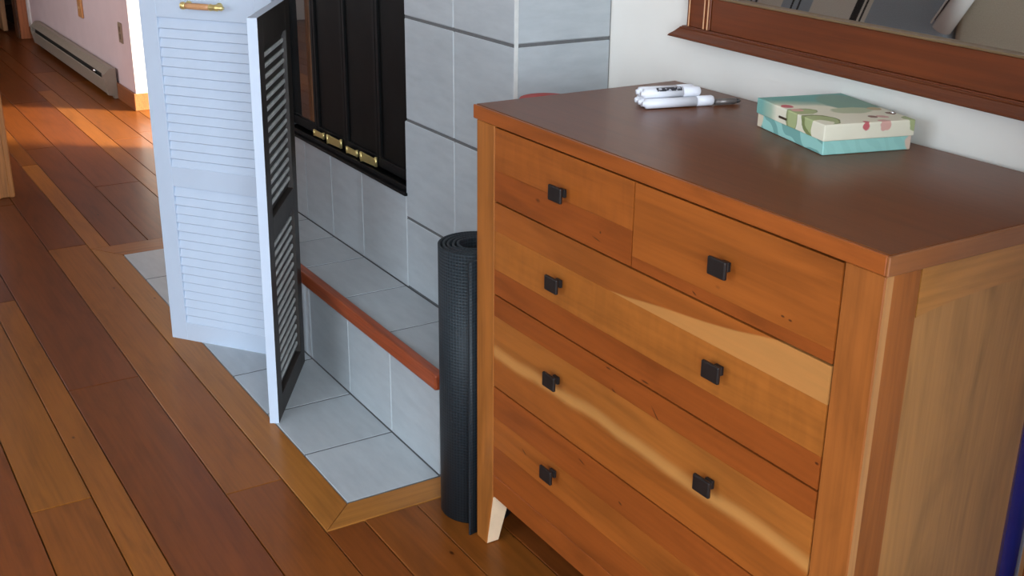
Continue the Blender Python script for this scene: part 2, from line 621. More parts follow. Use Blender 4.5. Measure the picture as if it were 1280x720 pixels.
def window(name, a, b, axis, n):
    """frame of a window opening from corner a to b with n lights"""
    root = bpy.data.objects.new(name, None)
    COL.objects.link(root)
    struct(root)
    bm = bmesh.new()
    (x0, y0, z0), (x1, y1, z1) = a, b
    t = 0.05
    if axis == 'X':
        add_box(bm, (x0, y0, z0), (x1, y1, z0 + t))
        add_box(bm, (x0, y0, z1 - t), (x1, y1, z1))
        for i in range(n + 1):
            xx = x0 + (x1 - x0 - t) * i / n
            add_box(bm, (xx, y0, z0 + t), (xx + t, y1, z1 - t))
    else:
        add_box(bm, (x0, y0, z0), (x1, y1, z0 + t))
        add_box(bm, (x0, y0, z1 - t), (x1, y1, z1))
        for i in range(n + 1):
            yy = y0 + (y1 - y0 - t) * i / n
            add_box(bm, (x0, yy, z0 + t), (x1, yy + t, z1 - t))
    mk('window_frame', bm, WHITEPAINT, root)


window('window_1', (0.1, -4.25, 0.4), (2.5, -4.205, 2.25), 'X', 3)
window('window_2', (3.205, -2.3, 0.4), (3.25, -0.7, 2.25), 'Y', 2)
window('window_3', (-3.6, 3.205, 0.35), (-0.8, 3.25, 2.4), 'X', 2)

window('added_hall_window', (-5.4, -2.37, 0.7), (-3.6, -2.305, 2.1), 'X', 2)  # unseen window added to go with the hall fill lamp

OAKC = S(178, 118, 66)
# baseboards of the hall wall and its end, and the white wall
struct(box('baseboard_hall', (-7.35, YW - 0.014, 0.0), (-4.51, YW, 0.092), OAK_X, bev=0.002, color=S(150, 88, 48)))
struct(box('baseboard_hall_end', (-4.51, YW - 0.014, 0.0), (-4.497, YW + 0.14, 0.092), OAK_X, bev=0.002, color=OAKC))
struct(box('baseboard_end', (-7.35, 0.452, 0.0), (-7.336, YW - 0.014, 0.085), OAK_X, bev=0.002, color=S(140, 84, 48)))
struct(box('baseboard_back', (XR + 0.09, YW - 0.014, 0.0), (3.2, YW, 0.092), OAK_X, bev=0.002, color=OAKC))

# white end of the hall wall
struct(box('trim_5', (-4.5098, YW, 0.0925), (-4.505, YW + 0.14, H), PLASTER))

# casing of the wide opening at the left edge of the view (wall end jamb and face board)
bm = bmesh.new()
add_box(bm, (-3.135, -0.455, 0.0), (-3.112, -0.383, 2.1), 0.003)
add_box(bm, (-3.112, -0.452, 0.0), (-3.106, -0.436, 2.1), 0.002)
add_box(bm, (-3.112, -0.405, 0.0), (-3.107, -0.386, 2.1), 0.002)
struct(mk('trim_1', bm, OAK, None, S(190, 124, 68)))
struct(box('trim_2', (-3.24, -0.455, 0.0), (-3.1355, -0.435, 2.1), OAK, None, 0.002, S(176, 112, 60)))
# door casing at the far end of the hall, jamb, and the edge of the door standing open behind it
struct(box('trim_3', (-7.35, 0.392, 0.0), (-7.33, 0.455, 2.1), OAK, None, 0.003, S(176, 104, 62)))
struct(box('trim_4', (-7.47, 0.38, 0.0), (-7.352, 0.3915, 2.05), OAK, None, 0.002, S(90, 54, 32)))
door = bpy.data.objects.new('door_1', None)
COL.objects.link(door)
struct(door)
box('door_leaf', (-8.3, 0.335, 0.012), (-7.72, 0.37, 2.02), OAK, door, 0.003, S(176, 128, 86))

# ================================================================== FIREPLACE
fp = thing('fireplace', 'grey tiled fireplace with raised hearth, wooden hearth nosing and black glass doors', 'fireplace', (-1.2, 0.2, 0))
fp.location = (0, 0, 0)
TC = S(174, 179, 182)


def tile(a, b, m, face):
    """one tile; a,b are the corners of the tile body (face Z at floor level: a tile of the floor)"""
    k = 1 + random.uniform(-0.04, 0.04)
    flat = b[2] < 0.01
    o = box('tile', a, b, m, floor if flat else fp, bev=0.0010 if flat else 0.0022, color=tuple(c * k for c in TC))
    return o


G = 0.0016
XE = -2.167
# masonry core that shows as grout between the tiles
bm = bmesh.new()
add_box(bm, (XE + 0.003, YA + 0.002, -0.0139), (XA - 0.002, 0.045, 0.0006))
mk('grout_bed', bm, GROUT, floor)
bm = bmesh.new()
add_box(bm, (XE + 0.004, 0.0455, -0.013), (XR - 0.0022, YF - 0.0012, 0.2492))
add_box(bm, (XE + 0.004, 0.0478, 0.2492), (XR - 0.0022, YF - 0.0012, 0.2576))
add_box(bm, (-0.764, YF + 0.0022, 0.2), (XR - 0.0022, YW - 0.001, H - 0.01))       # right pier
add_box(bm, (XE + 0.004, YF + 0.0022, 0.2), (-1.652, YW - 0.001, H - 0.01))        # left pier
add_box(bm, (-1.652, YF + 0.0022, 0.2), (-0.764, YW - 0.001, 0.508))               # below the opening
add_box(bm, (-1.652, YF + 0.0022, 1.25), (-0.764, YW - 0.001, H - 0.01))           # lintel
mk('masonry', bm, GROUT, fp)
# apron and riser
ap = [XA, -0.497, -0.745, -1.006, -1.29, -1.583, -1.88, XE]
for xr, xl in zip(ap, ap[1:]):
    tile((xl + 0.0024, YA + G, -0.012), (xr - 0.0024, 0.040, 0.0012), TILE_X, 'Z')
    rr = XR if xr == XA else xr
    tile((xl + 0.0008, 0.042, 0.0015), (rr - 0.0008, 0.050, 0.232), TILE_X, 'Y')
# ledge on top of the hearth
lj = [XR, -0.522, -0.785, -1.05, -1.266, -1.466, -1.73, -1.95, XE]
for xr, xl in zip(lj, lj[1:]):
    tile((xl + G * 0.6, 0.0475, 0.2495), (xr - G * 0.6, YF - 0.001, 0.2585), TILE_X, 'Z')
# right return of the hearth base
for z0, z1 in ((0.0015, 0.232),):
    tile((XR - 0.008, 0.052, z0), (XR, YF - 0.001, z1), TILE_Y, 'X')
# tiles under the opening
wj = [-0.774, -1.05, -1.267, -1.466, -1.654]
for xr, xl in zip(wj, wj[1:]):
    tile((xl + 0.0008, YF, 0.259), (xr - 0.0008, YF + 0.008, 0.511), TILE_X, 'Y')
# right and left piers, lintel, upper courses
zs = [0.259, 0.4528, 0.7132, 0.9704, 1.229, 1.49, 1.75, 2.01, 2.27, 2.44]
GZ = 0.0036
for z0, z1 in zip(zs, zs[1:]):
    for xl, xr in ((-0.764, -0.514), (-0.514, XR), (XE, -1.91), (-1.91, -1.654)):
        if xl == -0.764 and z0 < 0.5:
            xl = -0.774
        tile((xl + 0.0008, YF, z0 + GZ), (xr - 0.0008, YF + 0.008, z1 - GZ), TILE_X, 'Y')
    tile((XR - 0.008, YF + 0.0095, z0 + GZ), (XR, YW - 0.002, z1 - GZ), TILE_Y, 'X')
    if z0 > 1.2:
        for xl, xr in ((-0.986, -0.764), (-1.208, -0.986), (-1.43, -1.208), (-1.654, -1.43)):
            tile((xl + 0.0008, YF, z0 + GZ), (xr - 0.0008, YF + 0.008, z1 - GZ), TILE_X, 'Y')
# pale edge trim on the arris of the right pier
box('edge_trim', (XR - 0.0008, YF - 0.0006, 0.26), (XR + 0.0008, YF + 0.0095, 2.44), TILE_X, fp, bev=0.0004, color=S(206, 206, 202))
# wooden nosing of the hearth, returning along its right side
bm = bmesh.new()
add_box(bm, (XE - 0.02, 0.020, 0.2325), (-0.222, 0.047, 0.2705), 0.005, seg=2)
nose = mk('hearth_nosing', bm, NOSEWOOD, fp, S(158, 74, 40))
nose['label'] = 'reddish brown wooden nosing along the hearth edge'
box('hearth_nosing', (XR + 0.0005, 0.0472, 0.2325), (-0.222, YF, 0.2705), NOSEWOOD, fp, 0.004, S(158, 74, 40), seg=2)
# firebox and glass doors
bm = bmesh.new()
add_box(bm, (-1.652, 0.46, 0.508), (-0.764, 0.475, 1.25))
add_box(bm, (-1.652, 0.29, 0.508), (-0.764, 0.46, 0.512))
mk('firebox', bm, FIREBOX, fp)
bm = bmesh.new()
add_box(bm, (-1.654, 0.225, 0.5125), (-0.766, 0.29, 0.520), 0.001)
add_box(bm, (-1.654, 0.238, 0.520), (-0.766, 0.246, 0.532), 0.001)
add_box(bm, (-1.654, 0.238, 1.23), (-0.766, 0.29, 1.249), 0.001)
add_box(bm, (-1.654, 0.238, 0.532), (-1.638, 0.29, 1.23), 0.001)
add_box(bm, (-0.779, 0.246, 0.532), (-0.766, 0.29, 1.23), 0.001)
mk('door_track_frame', bm, BLACKMETAL, fp)
px = [-1.637, -1.43, -1.215, -0.998, -0.781]
for i in range(4):
    a, b = px[i] + 0.0012, px[i + 1] - 0.0012
    bm = bmesh.new()
    f = 0.016
    z0, z1 = 0.534, 1.228
    y0, y1 = 0.262, 0.278
    add_box(bm, (a, y0, z0), (b, y1, z0 + 0.028), 0.0012)
    add_box(bm, (a, y0, z1 - 0.02), (b, y1, z1), 0.0012)
    add_box(bm, (a, y0, z0 + 0.028), (a + f, y1, z1 - 0.02), 0.0012)
    add_box(bm, (b - f, y0, z0 + 0.028), (b, y1, z1 - 0.02), 0.0012)
    d = mk('glass_door', bm, BLACKMETAL, fp)
    box('pane', (a + f + 0.0003, 0.268, z0 + 0.0283), (b - f - 0.0003, 0.273, z1 - 0.0203), PANE if i == 0 else SOOTGLASS, d)


def brass_bracket(x, s):
    """bent brass pull plate standing on the bottom rail of the doors: two wings meeting at a ridge"""
    bm = bmesh.new()
    h = 0.026 * s
    ww = 0.040 * s
    for sg in (-1, 1):
        t = bmesh.new()
        q = []
        for dy in (0.0, 0.004):
            q.append([t.verts.new(p) for p in ((0.0, -0.018 * s + dy, 0.25 * h), (sg * ww, -0.004 + dy, 0.0),
                                               (sg * ww, -0.004 + dy, 0.62 * h), (0.0, -0.018 * s + dy, h))])
        A, B = q
        t.faces.new(A)
        t.faces.new(B[::-1])
        for i in range(4):
            t.faces.new((A[i], B[i], B[(i + 1) % 4], A[(i + 1) % 4]))
        bmesh.ops.recalc_face_normals(t, faces=t.faces)
        bmesh.ops.bevel(t, geom=list(t.edges), offset=0.0006, segments=1, affect='EDGES')
        merge(bm, t, 0, Matrix.Translation((x, 0.2585, 0.5325)))
    add_lathe(bm, [(0.0, 0.2 * h), (0.003, 0.2 * h), (0.003, h), (0.0, h)], 10, M=Matrix.Translation((x, 0.2415 - 0.018 * (s - 1), 0.5325)))
    add_lathe(bm, [(0.0, 0), (0.004, 0), (0.004, h * 0.8), (0.0, h * 0.8)], 10, M=Matrix.Translation((x + ww, 0.2565, 0.5325)))
    o = mk('brass_pull', bm, BRASS, fp)
    return o


for x, s in ((-1.405, 0.95), (-1.29, 1.3), (-1.165, 0.95), (-1.055, 1.3)):
    brass_bracket(x, s)

# ================================================================== LOUVRED BIFOLD LEAVES
LW, LT_, LH = 0.405, 0.024, 1.003
STILE = 0.054
PANELS = ((0.524, 0.931), (0.056, 0.467))


def leaf_frame(bm, w, dark):
    """local x along the width, y from the white front (0) to the dark back, z up"""
    bars = [((0, 0), (STILE, LH)), ((w - STILE, 0), (w, LH)),
            ((STILE, 0), (w - STILE, PANELS[1][0])), ((STILE, PANELS[1][1]), (w - STILE, PANELS[0][0])), ((STILE, PANELS[0][1]), (w - STILE, LH))]
    for (x0, z0), (x1, z1) in bars:
        add_box(bm, (x0, 0, z0), (x1, LT_, z1), 0.0008)
    bm.normal_update()
    for f in bm.faces:
        c = f.calc_center_median()
        inner = 0.002 < c.x < w - 0.002 and 0.01 < c.z < LH - 0.002
        f.material_index = 1 if f.normal.y > 0.5 or (dark and inner and f.normal.y > -0.4 and c.y > 0.004) else 0


def slat_mesh(w):
    bm = bmesh.new()
    L = w - 2 * STILE - 0.0004
    half, th = 0.0165, 0.0034
    t = bmesh.new()
    prof = [(-half, -th), (half - 0.007, -th), (half - 0.001, -th + 0.0012), (half + 0.0016, 0), (half, th), (-half, th), (-half - 0.0016, 0)]
    A = [t.verts.new((STILE + 0.0002, p[0], p[1])) for p in prof]
    B = [t.verts.new((STILE + 0.0002 + L, p[0], p[1])) for p in prof]
    n = len(prof)
    t.faces.new(A)
    t.faces.new(B[::-1])
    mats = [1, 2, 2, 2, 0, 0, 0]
    for i in range(n):
        f = t.faces.new((A[i], B[i], B[(i + 1) % n], A[(i + 1) % n]))
        f.material_index = mats[i]
    bmesh.ops.recalc_face_normals(t, faces=t.faces)
    bmesh.ops.rotate(t, verts=t.verts, cent=(0, 0, 0), matrix=Matrix.Rotation(math.radians(73), 3, 'X'))
    merge(bm, t, None)
    me = bpy.data.meshes.new('slat')
    bm.normal_update()
    bm.to_mesh(me)
    bm.free()
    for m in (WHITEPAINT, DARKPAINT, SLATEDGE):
        me.materials.append(m)
    return me


def leaf(root, w, dark=True):
    bm = bmesh.new()
    leaf_frame(bm, w, dark)
    mk('frame', bm, [WHITEPAINT, DARKPAINT], root)
    me = slat_mesh(w)
    for z0, z1 in PANELS:
        n = 16
        p = (z1 - z0) / n
        for i in range(n):
            o = bpy.data.objects.new('slat', me)
            COL.objects.link(o)
            o.parent = root
            o.location = (0, 0.0098, z0 + p * (i + 0.5))


A0 = Vector((-1.358, -0.253, 0.0))
HG = Vector((-1.028, -0.006, 0.0))
aA = math.atan2(HG.y - A0.y, HG.x - A0.x)
lw = (HG - A0).length
leafA = thing('louvered_door', 'white louvered bifold leaf seen face on, with brass handle on its top rail', 'shutter', A0, aA, 'bifold leaves folded before the fireplace')
leaf(leafA, lw, False)
# handle on the front of leaf A
hd = bmesh.new()
hx0, hx1, hz, hy = 0.158, 0.286, 0.969, -0.028
for xx in (hx0 + 0.004, hx1 - 0.03):
    add_lathe(hd, [(0.0, 0), (0.0095, 0), (0.0095, 0.003), (0.0055, 0.006), (0.0055, 0.022), (0.008, 0.028), (0.0, 0.030)], 14,
              M=axis_matrix((xx, 0.0, hz), (0, -1, 0)))
add_lathe(hd, [(0.0, 0), (0.009, 0.0), (0.010, 0.006), (0.0085, 0.010), (0.0085, 0.013), (0.0, 0.013)], 16, M=axis_matrix((hx0, hy, hz), (1, 0, 0)))
add_lathe(hd, [(0.0, 0), (0.008, 0), (0.009, 0.004), (0.0065, 0.014), (0.0085, 0.018), (0.0085, 0.024), (0.0055, 0.028), (0.007, 0.036), (0.004, 0.041), (0, 0.042)], 16,
          M=axis_matrix((hx0 + 0.086, hy, hz), (1, 0, 0)))
handle = mk('handle', hd, BRASS, leafA)
handle['label'] = 'brass handle with tan grip'
gb = bmesh.new()
add_lathe(gb, [(0.0, 0), (0.0075, 0), (0.0082, 0.012), (0.0082, 0.06), (0.0075, 0.073), (0.0, 0.073)], 16, M=axis_matrix((hx0 + 0.013, hy, hz), (1, 0, 0)))
mk('grip', gb, GRIP, handle)

HB = Vector((-1.012, -0.004, 0.0))
B0 = Vector((-0.694, -0.202, 0.0))
aB = math.atan2(B0.y - HB.y, B0.x - HB.x)
wB = (B0 - HB).length
leafB = thing('louvered_door', 'louvered bifold leaf with dark back, seen nearly edge on beside hearth', 'shutter', HB, aB, None)
leafB['group'] = 'bifold leaves folded before the fireplace'
leafB.rotation_euler = (-0.012, 0, aB)
leaf(leafB, wB)

# ================================================================== DRESSER
DW, DD, DH = 0.9764, 0.4657, 0.92
dr = thing('dresser', 'cherry wood chest of drawers with dark square knobs against white wall', 'dresser', (0, 0, 0))
TOPC = W(150, 92, 54)
CH_O, CH_R, CH_D, CH_L, CH_S = W(188, 118, 60), W(174, 102, 52), W(150, 86, 46), W(196, 132, 70), W(226, 174, 104)
bm = bmesh.new()
add_box(bm, (0.0, -0.003, 0.894), (DW, DD, DH), 0.0015)
top = mk('top', bm, TOPWOOD, dr, W(138, 88, 50))
# solid edging of the top, a lighter lip on front and sides
box('front_edging', (0.0, -0.009, 0.894), (DW, -0.0032, DH - 0.0004), CHERRY, dr, 0.0012, W(188, 114, 60))
box('side_edging', (DW + 0.0002, -0.009, 0.894), (DW + 0.005, DD, DH - 0.0004), CHERRY_Y, dr, 0.0012, W(176, 122, 82))

YD = -0.006


def post(xa, xb, ya, yb, inner, tone, sy=0.024):
    """corner post whose foot tapers on the inner side"""
    bm = bmesh.new()
    t = bmesh.new()
    s = 0.024
    lo = [xa, xb]
    if inner > 0:
        lo[1] -= s
    else:
        lo[0] += s
    zb, zt = 0.125, 0.8935
    fr = ya < 0.2
    yl = [ya, yb - sy] if fr else [ya + sy, yb]
    V = []
    for (x0, x1, y0, y1, z) in ((lo[0], lo[1], yl[0], yl[1], 0.0), (xa, xb, ya, yb, zb), (xa, xb, ya, yb, zt)):
        V.append([t.verts.new(p) for p in ((x0, y0, z), (x1, y0, z), (x1, y1, z), (x0, y1, z))])
    t.faces.new(V[0][::-1])
    t.faces.new(V[2])
    for A, B in zip(V, V[1:]):
        for i in range(4):
            t.faces.new((A[i], A[(i + 1) % 4], B[(i + 1) % 4], B[i]))
    bmesh.ops.bevel(t, geom=list(t.edges), offset=0.0015, segments=1, affect='EDGES')
    t.normal_update()
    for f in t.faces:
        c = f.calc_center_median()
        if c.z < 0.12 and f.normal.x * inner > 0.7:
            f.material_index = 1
    merge(bm, t, None)
    return mk('leg', bm, [CHERRY_Z, LITLEG], dr, tone)


PW = 0.064
LITLEG = plain('lit_leg_face', S(236, 204, 168), 0.5, var=0.05)  # glare on the inner foot faces, put in as a pale colour
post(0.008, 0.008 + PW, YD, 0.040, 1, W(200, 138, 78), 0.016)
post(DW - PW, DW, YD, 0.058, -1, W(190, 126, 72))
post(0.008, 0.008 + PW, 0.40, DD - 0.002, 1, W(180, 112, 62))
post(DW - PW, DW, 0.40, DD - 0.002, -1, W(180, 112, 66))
# paler glued-on strip down the corner of the right front leg
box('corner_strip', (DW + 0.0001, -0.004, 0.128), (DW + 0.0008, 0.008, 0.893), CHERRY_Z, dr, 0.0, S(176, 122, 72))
# carcass: side panels recessed between the posts, back, bottom, front bearer
XI0, XI1 = 0.0725, DW - PW - 0.0005
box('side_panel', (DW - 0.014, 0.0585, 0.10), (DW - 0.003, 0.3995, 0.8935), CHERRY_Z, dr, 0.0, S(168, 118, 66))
box('side_panel', (0.010, 0.0405, 0.10), (0.021, 0.3995, 0.8935), CHERRY_Z, dr, 0.0, W(176, 128, 90))
# arched top rail on the right side
bm = bmesh.new()
t = bmesh.new()
N = 14
rail = []
for i in range(N + 1):
    u = i / N
    rail.append((0.0588 + (0.3993 - 0.0588) * u, 0.828 + 0.014 * math.sin(PI * u) ** 0.8))
poly = rail + [(0.3993, 0.8932), (0.0588, 0.8932)]
fa = [t.verts.new((DW - 0.0028, p[0], p[1])) for p in poly]
fb = [t.verts.new((DW - 0.0005 + 0.0005, p[0], p[1])) for p in poly]
t.faces.new(fa[::-1])
t.faces.new(fb)
for i in range(len(poly)):
    j = (i + 1) % len(poly)
    t.faces.new((fa[i], fa[j], fb[j], fb[i]))
bmesh.ops.recalc_face_normals(t, faces=t.faces)
merge(bm, t)
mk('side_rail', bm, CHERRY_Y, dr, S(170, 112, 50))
box('back_panel', (0.0725, 0.44, 0.13), (DW - PW - 0.0005, 0.452, 0.893), CHERRY_Z, dr, 0, CH_D)
box('bottom_panel', (0.0725, 0.03, 0.135), (DW - PW - 0.0005, 0.439, 0.147), CHERRY, dr, 0, CH_D)


def knob(parent, x, z):
    bm = bmesh.new()
    add_box(bm, (x - 0.0185, YD - 0.022, z - 0.0135), (x + 0.0185, YD - 0.016, z + 0.0135), 0.002, seg=2)
    add_box(bm, (x - 0.0055, YD - 0.018, z - 0.0055), (x + 0.0055, YD - 0.001, z + 0.0055), 0.001)
    add_box(bm, (x - 0.008, YD - 0.0065, z - 0.007), (x + 0.008, YD - 0.0004, z + 0.007), 0.001)
    mk('knob', bm, KNOB, parent)


def drawer(x0, x1, z0, z1, knobs, boards):
    g = 0.0016
    bm = bmesh.new()
    add_box(bm, (x0 + 0.006, YD + 0.019, z0 + 0.006), (x1 - 0.006, 0.41, z1 - 0.01))
    d = mk('drawer', bm, CHERRY, dr, CH_D)
    # glued-up front: each board its own piece
    for i, (za, zb, tone, mat) in enumerate(boards):
        za = z0 + g if i == 0 else za
        zb = z1 - g if i == len(boards) - 1 else zb
        box('front_board', (x0 + g, YD + random.uniform(-0.0001, 0.0001), za + 0.0001), (x1 - g, YD + 0.0185, zb - 0.0001), mat, d, 0.0, tone)
    for kx, kz in knobs:
        knob(d, kx, kz)


XM = 0.4885
drawer(XI0, XM, 0.752, 0.892, [(0.300, 0.826)], [(0, 0.812, CH_R, CHERRY), (0.812, 0, CH_O, CURLY)])
drawer(XM, XI1, 0.752, 0.892, [(0.705, 0.823)], [(0, 0.772, CH_R, CHERRY), (0.772, 0, CH_O, CHERRY)])
drawer(XI0, XI1, 0.569, 0.752, [(0.295, 0.664), (0.708, 0.666)], [(0, 0.620, CH_R, CHERRY), (0.620, 0.696, CH_L, CURLY), (0.696, 0, CH_O, SAP_WEDGE)])
drawer(XI0, XI1, 0.376, 0.569, [(0.295, 0.481), (0.708, 0.480)], [(0, 0.525, CH_L, SAP_STREAK), (0.525, 0, CH_R, CHERRY)])
drawer(XI0, XI1, 0.178, 0.376, [(0.292, 0.291), (0.708, 0.291)], [(0, 0.245, CH_R, CHERRY), (0.245, 0.31, CH_O, CHERRY), (0.31, 0, CH_R, CHERRY)])
box('bottom_rail', (XI0 + 0.0005, YD, 0.128), (XI1 - 0.0005, YD + 0.02, 0.1775), CHERRY, dr, 0.001, CH_R)

# ================================================================== MIRROR
mi = thing('mirror', 'large framed wall mirror with moulded reddish brown wooden frame above the dresser', 'mirror', (0.0, YW, 1.0135))
mi.rotation_euler = (0, math.radians(0.9), 0)
FC = S(110, 52, 20)
MW = 1.02     # overall width of the shelf moulding
# local: x right, y towards the room is negative, z up from the underside of the bottom moulding
bm = bmesh.new()
prof = [(-0.001, 0.0), (-0.046, 0.0), (-0.0475, 0.0015), (-0.0475, 0.005), (-0.046, 0.0065), (-0.0435, 0.0085), (-0.041, 0.0115), (-0.0395, 0.0150),
        (-0.0390, 0.0175), (-0.0375, 0.0180), (-0.0380, 0.0198), (-0.0372, 0.0212), (-0.0350, 0.0216), (-0.0345, 0.0235), (-0.001, 0.0235)]
ra = [bm.verts.new((0.002 + p[1] * 1.3, p[0], p[1])) for p in prof]
rb = [bm.verts.new((MW - p[1] * 1.3, p[0], p[1])) for p in prof]
bm.faces.new(ra)
bm.faces.new(rb[::-1])
for i in range(len(prof)):
    j = (i + 1) % len(prof)
    bm.faces.new((ra[i], rb[i], rb[j], ra[j]))
bmesh.ops.recalc_face_normals(bm, faces=bm.faces)
mk('bottom_moulding', bm, FRAMEWOOD, mi, S(102, 50, 22))
box('bottom_rail', (0.112, -0.031, 0.0237), (MW - 0.11, -0.001, 0.084), FRAMEWOOD, mi, 0.001, FC)
for xa in (0.042, MW - 0.11):
    st = box('stile', (xa, -0.033, 0.0237), (xa + 0.068, -0.001, 0.92), FRAMEWOOD, mi, 0.0015, FC)
    for dx in (0.008, 0.052, 0.063):
        box('flute_highlight', (xa + dx - 0.0016, -0.0352, 0.024), (xa + dx + 0.0016, -0.0331, 0.915), LITFLUTE, st, 0.0008)
box('top_rail', (0.112, -0.031, 0.85), (MW - 0.11, -0.001, 0.92), FRAMEWOOD, mi, 0.001, FC)
box('glass_slip', (0.112, -0.034, 0.0842), (MW - 0.11, -0.012, 0.0885), GOLDSLIP, mi, 0.001)
box('glass_slip', (0.112, -0.034, 0.8455), (MW - 0.11, -0.012, 0.8498), GOLDSLIP, mi, 0.001)
box('glass', (0.1102, -0.020, 0.0887), (MW - 0.1102, -0.014, 0.8453), MIRROR, mi)

# ================================================================== GIFT BOX ON THE DRESSER
def box_print(name, kind):
    m, nt, b = new_mat(name)
    v = coords(nt)
    warpn = node(nt, 'ShaderNodeTexNoise')
    nt.links.new(v, warpn.inputs['Vector'])
    warpn.inputs['Scale'].default_value = 45
    sub = node(nt, 'ShaderNodeVectorMath', operation='SUBTRACT')
    nt.links.new(warpn.outputs['Color'], sub.inputs[0])
    sub.inputs[1].default_value = (0.5, 0.5, 0.5)
    scl = node(nt, 'ShaderNodeVectorMath', operation='SCALE')
    nt.links.new(sub.outputs[0], scl.inputs[0])
    scl.inputs['Scale'].default_value = 0.012
    ad = node(nt, 'ShaderNodeVectorMath', operation='ADD')
    nt.links.new(v, ad.inputs[0])
    nt.links.new(scl.outputs[0], ad.inputs[1])
    vv = ad.outputs[0]

    def blob(c, center, r, col, soft=0.0015, squash=None):
        d = node(nt, 'ShaderNodeVectorMath', operation='SUBTRACT')
        nt.links.new(vv, d.inputs[0])
        d.inputs[1].default_value = center
        src = d.outputs[0]
        if squash:
            mp = node(nt, 'ShaderNodeVectorMath', operation='MULTIPLY')
            nt.links.new(src, mp.inputs[0])
            mp.inputs[1].default_value = squash
            src = mp.outputs[0]
        ln = node(nt, 'ShaderNodeVectorMath', operation='LENGTH')
        nt.links.new(src, ln.inputs[0])
        f = node(nt, 'ShaderNodeMapRange')
        f.inputs['From Min'].default_value = r
        f.inputs['From Max'].default_value = r + soft
        f.inputs['To Min'].default_value = 1.0
        f.inputs['To Max'].default_value = 0.0
        nt.links.new(ln.outputs['Value'], f.inputs['Value'])
        return mix(nt, f.outputs[0], c, col)

    TEAL, LTEAL, CREAM = S(120, 176, 166), S(160, 214, 204), S(236, 230, 206)
    GREEN, DGREEN, PINKC, ROSE, BRN = S(176, 186, 132), S(128, 138, 84), S(222, 172, 158), S(206, 104, 108), S(140, 96, 78)
    if kind == 'lid':
        sx = node(nt, 'ShaderNodeSeparateXYZ')
        nt.links.new(vv, sx.inputs[0])
        # teal wash at the far left end, cream on the right
        t = math_(nt, 'ADD', math_(nt, 'MULTIPLY', sx.outputs[1], 1.0), math_(nt, 'MULTIPLY', sx.outputs[0], 0.35))
        c = ramp(nt, math_(nt, 'MULTIPLY', t, 4.0), [(0.58, CREAM), (0.66, S(176, 196, 172)), (0.78, TEAL)])
        c = blob(c, (0.125, 0.14, 0.05), 0.042, S(132, 166, 146), 0.006, (1, 0.7, 0.3))
        c = blob(c, (0.10, 0.085, 0.05), 0.020, S(190, 196, 160), 0.004, (0.6, 1, 0.3))
        c = blob(c, (0.014, 0.098, 0.048), 0.020, S(150, 158, 110), 0.001, (0.7, 1, 0.4))
        c = blob(c, (0.015, 0.096, 0.048), 0.017, GREEN, 0.001, (0.7, 1, 0.4))
        c = blob(c, (0.012, 0.036, 0.047), 0.030, DGREEN, 0.001, (1.0, 0.85, 1.0))
        c = blob(c, (0.013, 0.034, 0.047), 0.025, GREEN, 0.001, (1.0, 0.85, 1.0))
        c = blob(c, (0.006, 0.016, 0.036), 0.019, CREAM, 0.001, (1, 0.9, 0.8))
        c = blob(c, (0.012, 0.138, 0.048), 0.011, ROSE, 0.001, (1, 1, 0.5))
        c = blob(c, (0.014, 0.108, 0.046), 0.010, PINKC, 0.001, (1, 1, 0.5))
        c = blob(c, (0.074, 0.004, 0.042), 0.0075, ROSE, 0.001)
        c = blob(c, (0.108, 0.004, 0.042), 0.0100, PINKC, 0.001)
        c = blob(c, (0.105, 0.034, 0.05), 0.0075, BRN, 0.001)
        c = blob(c, (0.122, 0.030, 0.05), 0.009, PINKC, 0.001)
        c = blob(c, (0.150, 0.050, 0.05), 0.0075, BRN, 0.001)
        c = blob(c, (0.142, 0.085, 0.05), 0.011, S(200, 176, 130), 0.002)
        c = blob(c, (0.162, 0.010, 0.046), 0.017, GREEN, 0.001)
    else:
        mp = node(nt, 'ShaderNodeMapping')
        mp.inputs['Rotation'].default_value = (0.5, 0.35, 0.5)
        nt.links.new(v, mp.inputs[0])
        wv = node(nt, 'ShaderNodeTexWave')
        wv.inputs['Scale'].default_value = 14
        wv.inputs['Distortion'].default_value = 6
        wv.inputs['Detail'].default_value = 1
        wv.inputs['Detail Scale'].default_value = 1.2
        nt.links.new(mp.outputs[0], wv.inputs['Vector'])
        sx = node(nt, 'ShaderNodeSeparateXYZ')
        nt.links.new(v, sx.inputs[0])
        side = math_(nt, 'GREATER_THAN', sx.outputs[1], 0.004)
        stripes = ramp(nt, wv.outputs[0], [(0.55, LTEAL), (0.62, S(124, 178, 170))])
        c = mix(nt, side, mix(nt, 0.15, LTEAL, stripes), stripes)
        c = blob(c, (0.0, 0.212, 0.02), 0.020, S(226, 212, 186), 0.002)
        c = blob(c, (0.160, 0.0, 0.012), 0.012, S(226, 200, 180), 0.002)
    nt.links.new(c, b.inputs['Base Color'])
    b.inputs['Roughness'].default_value = 0.5
    return m


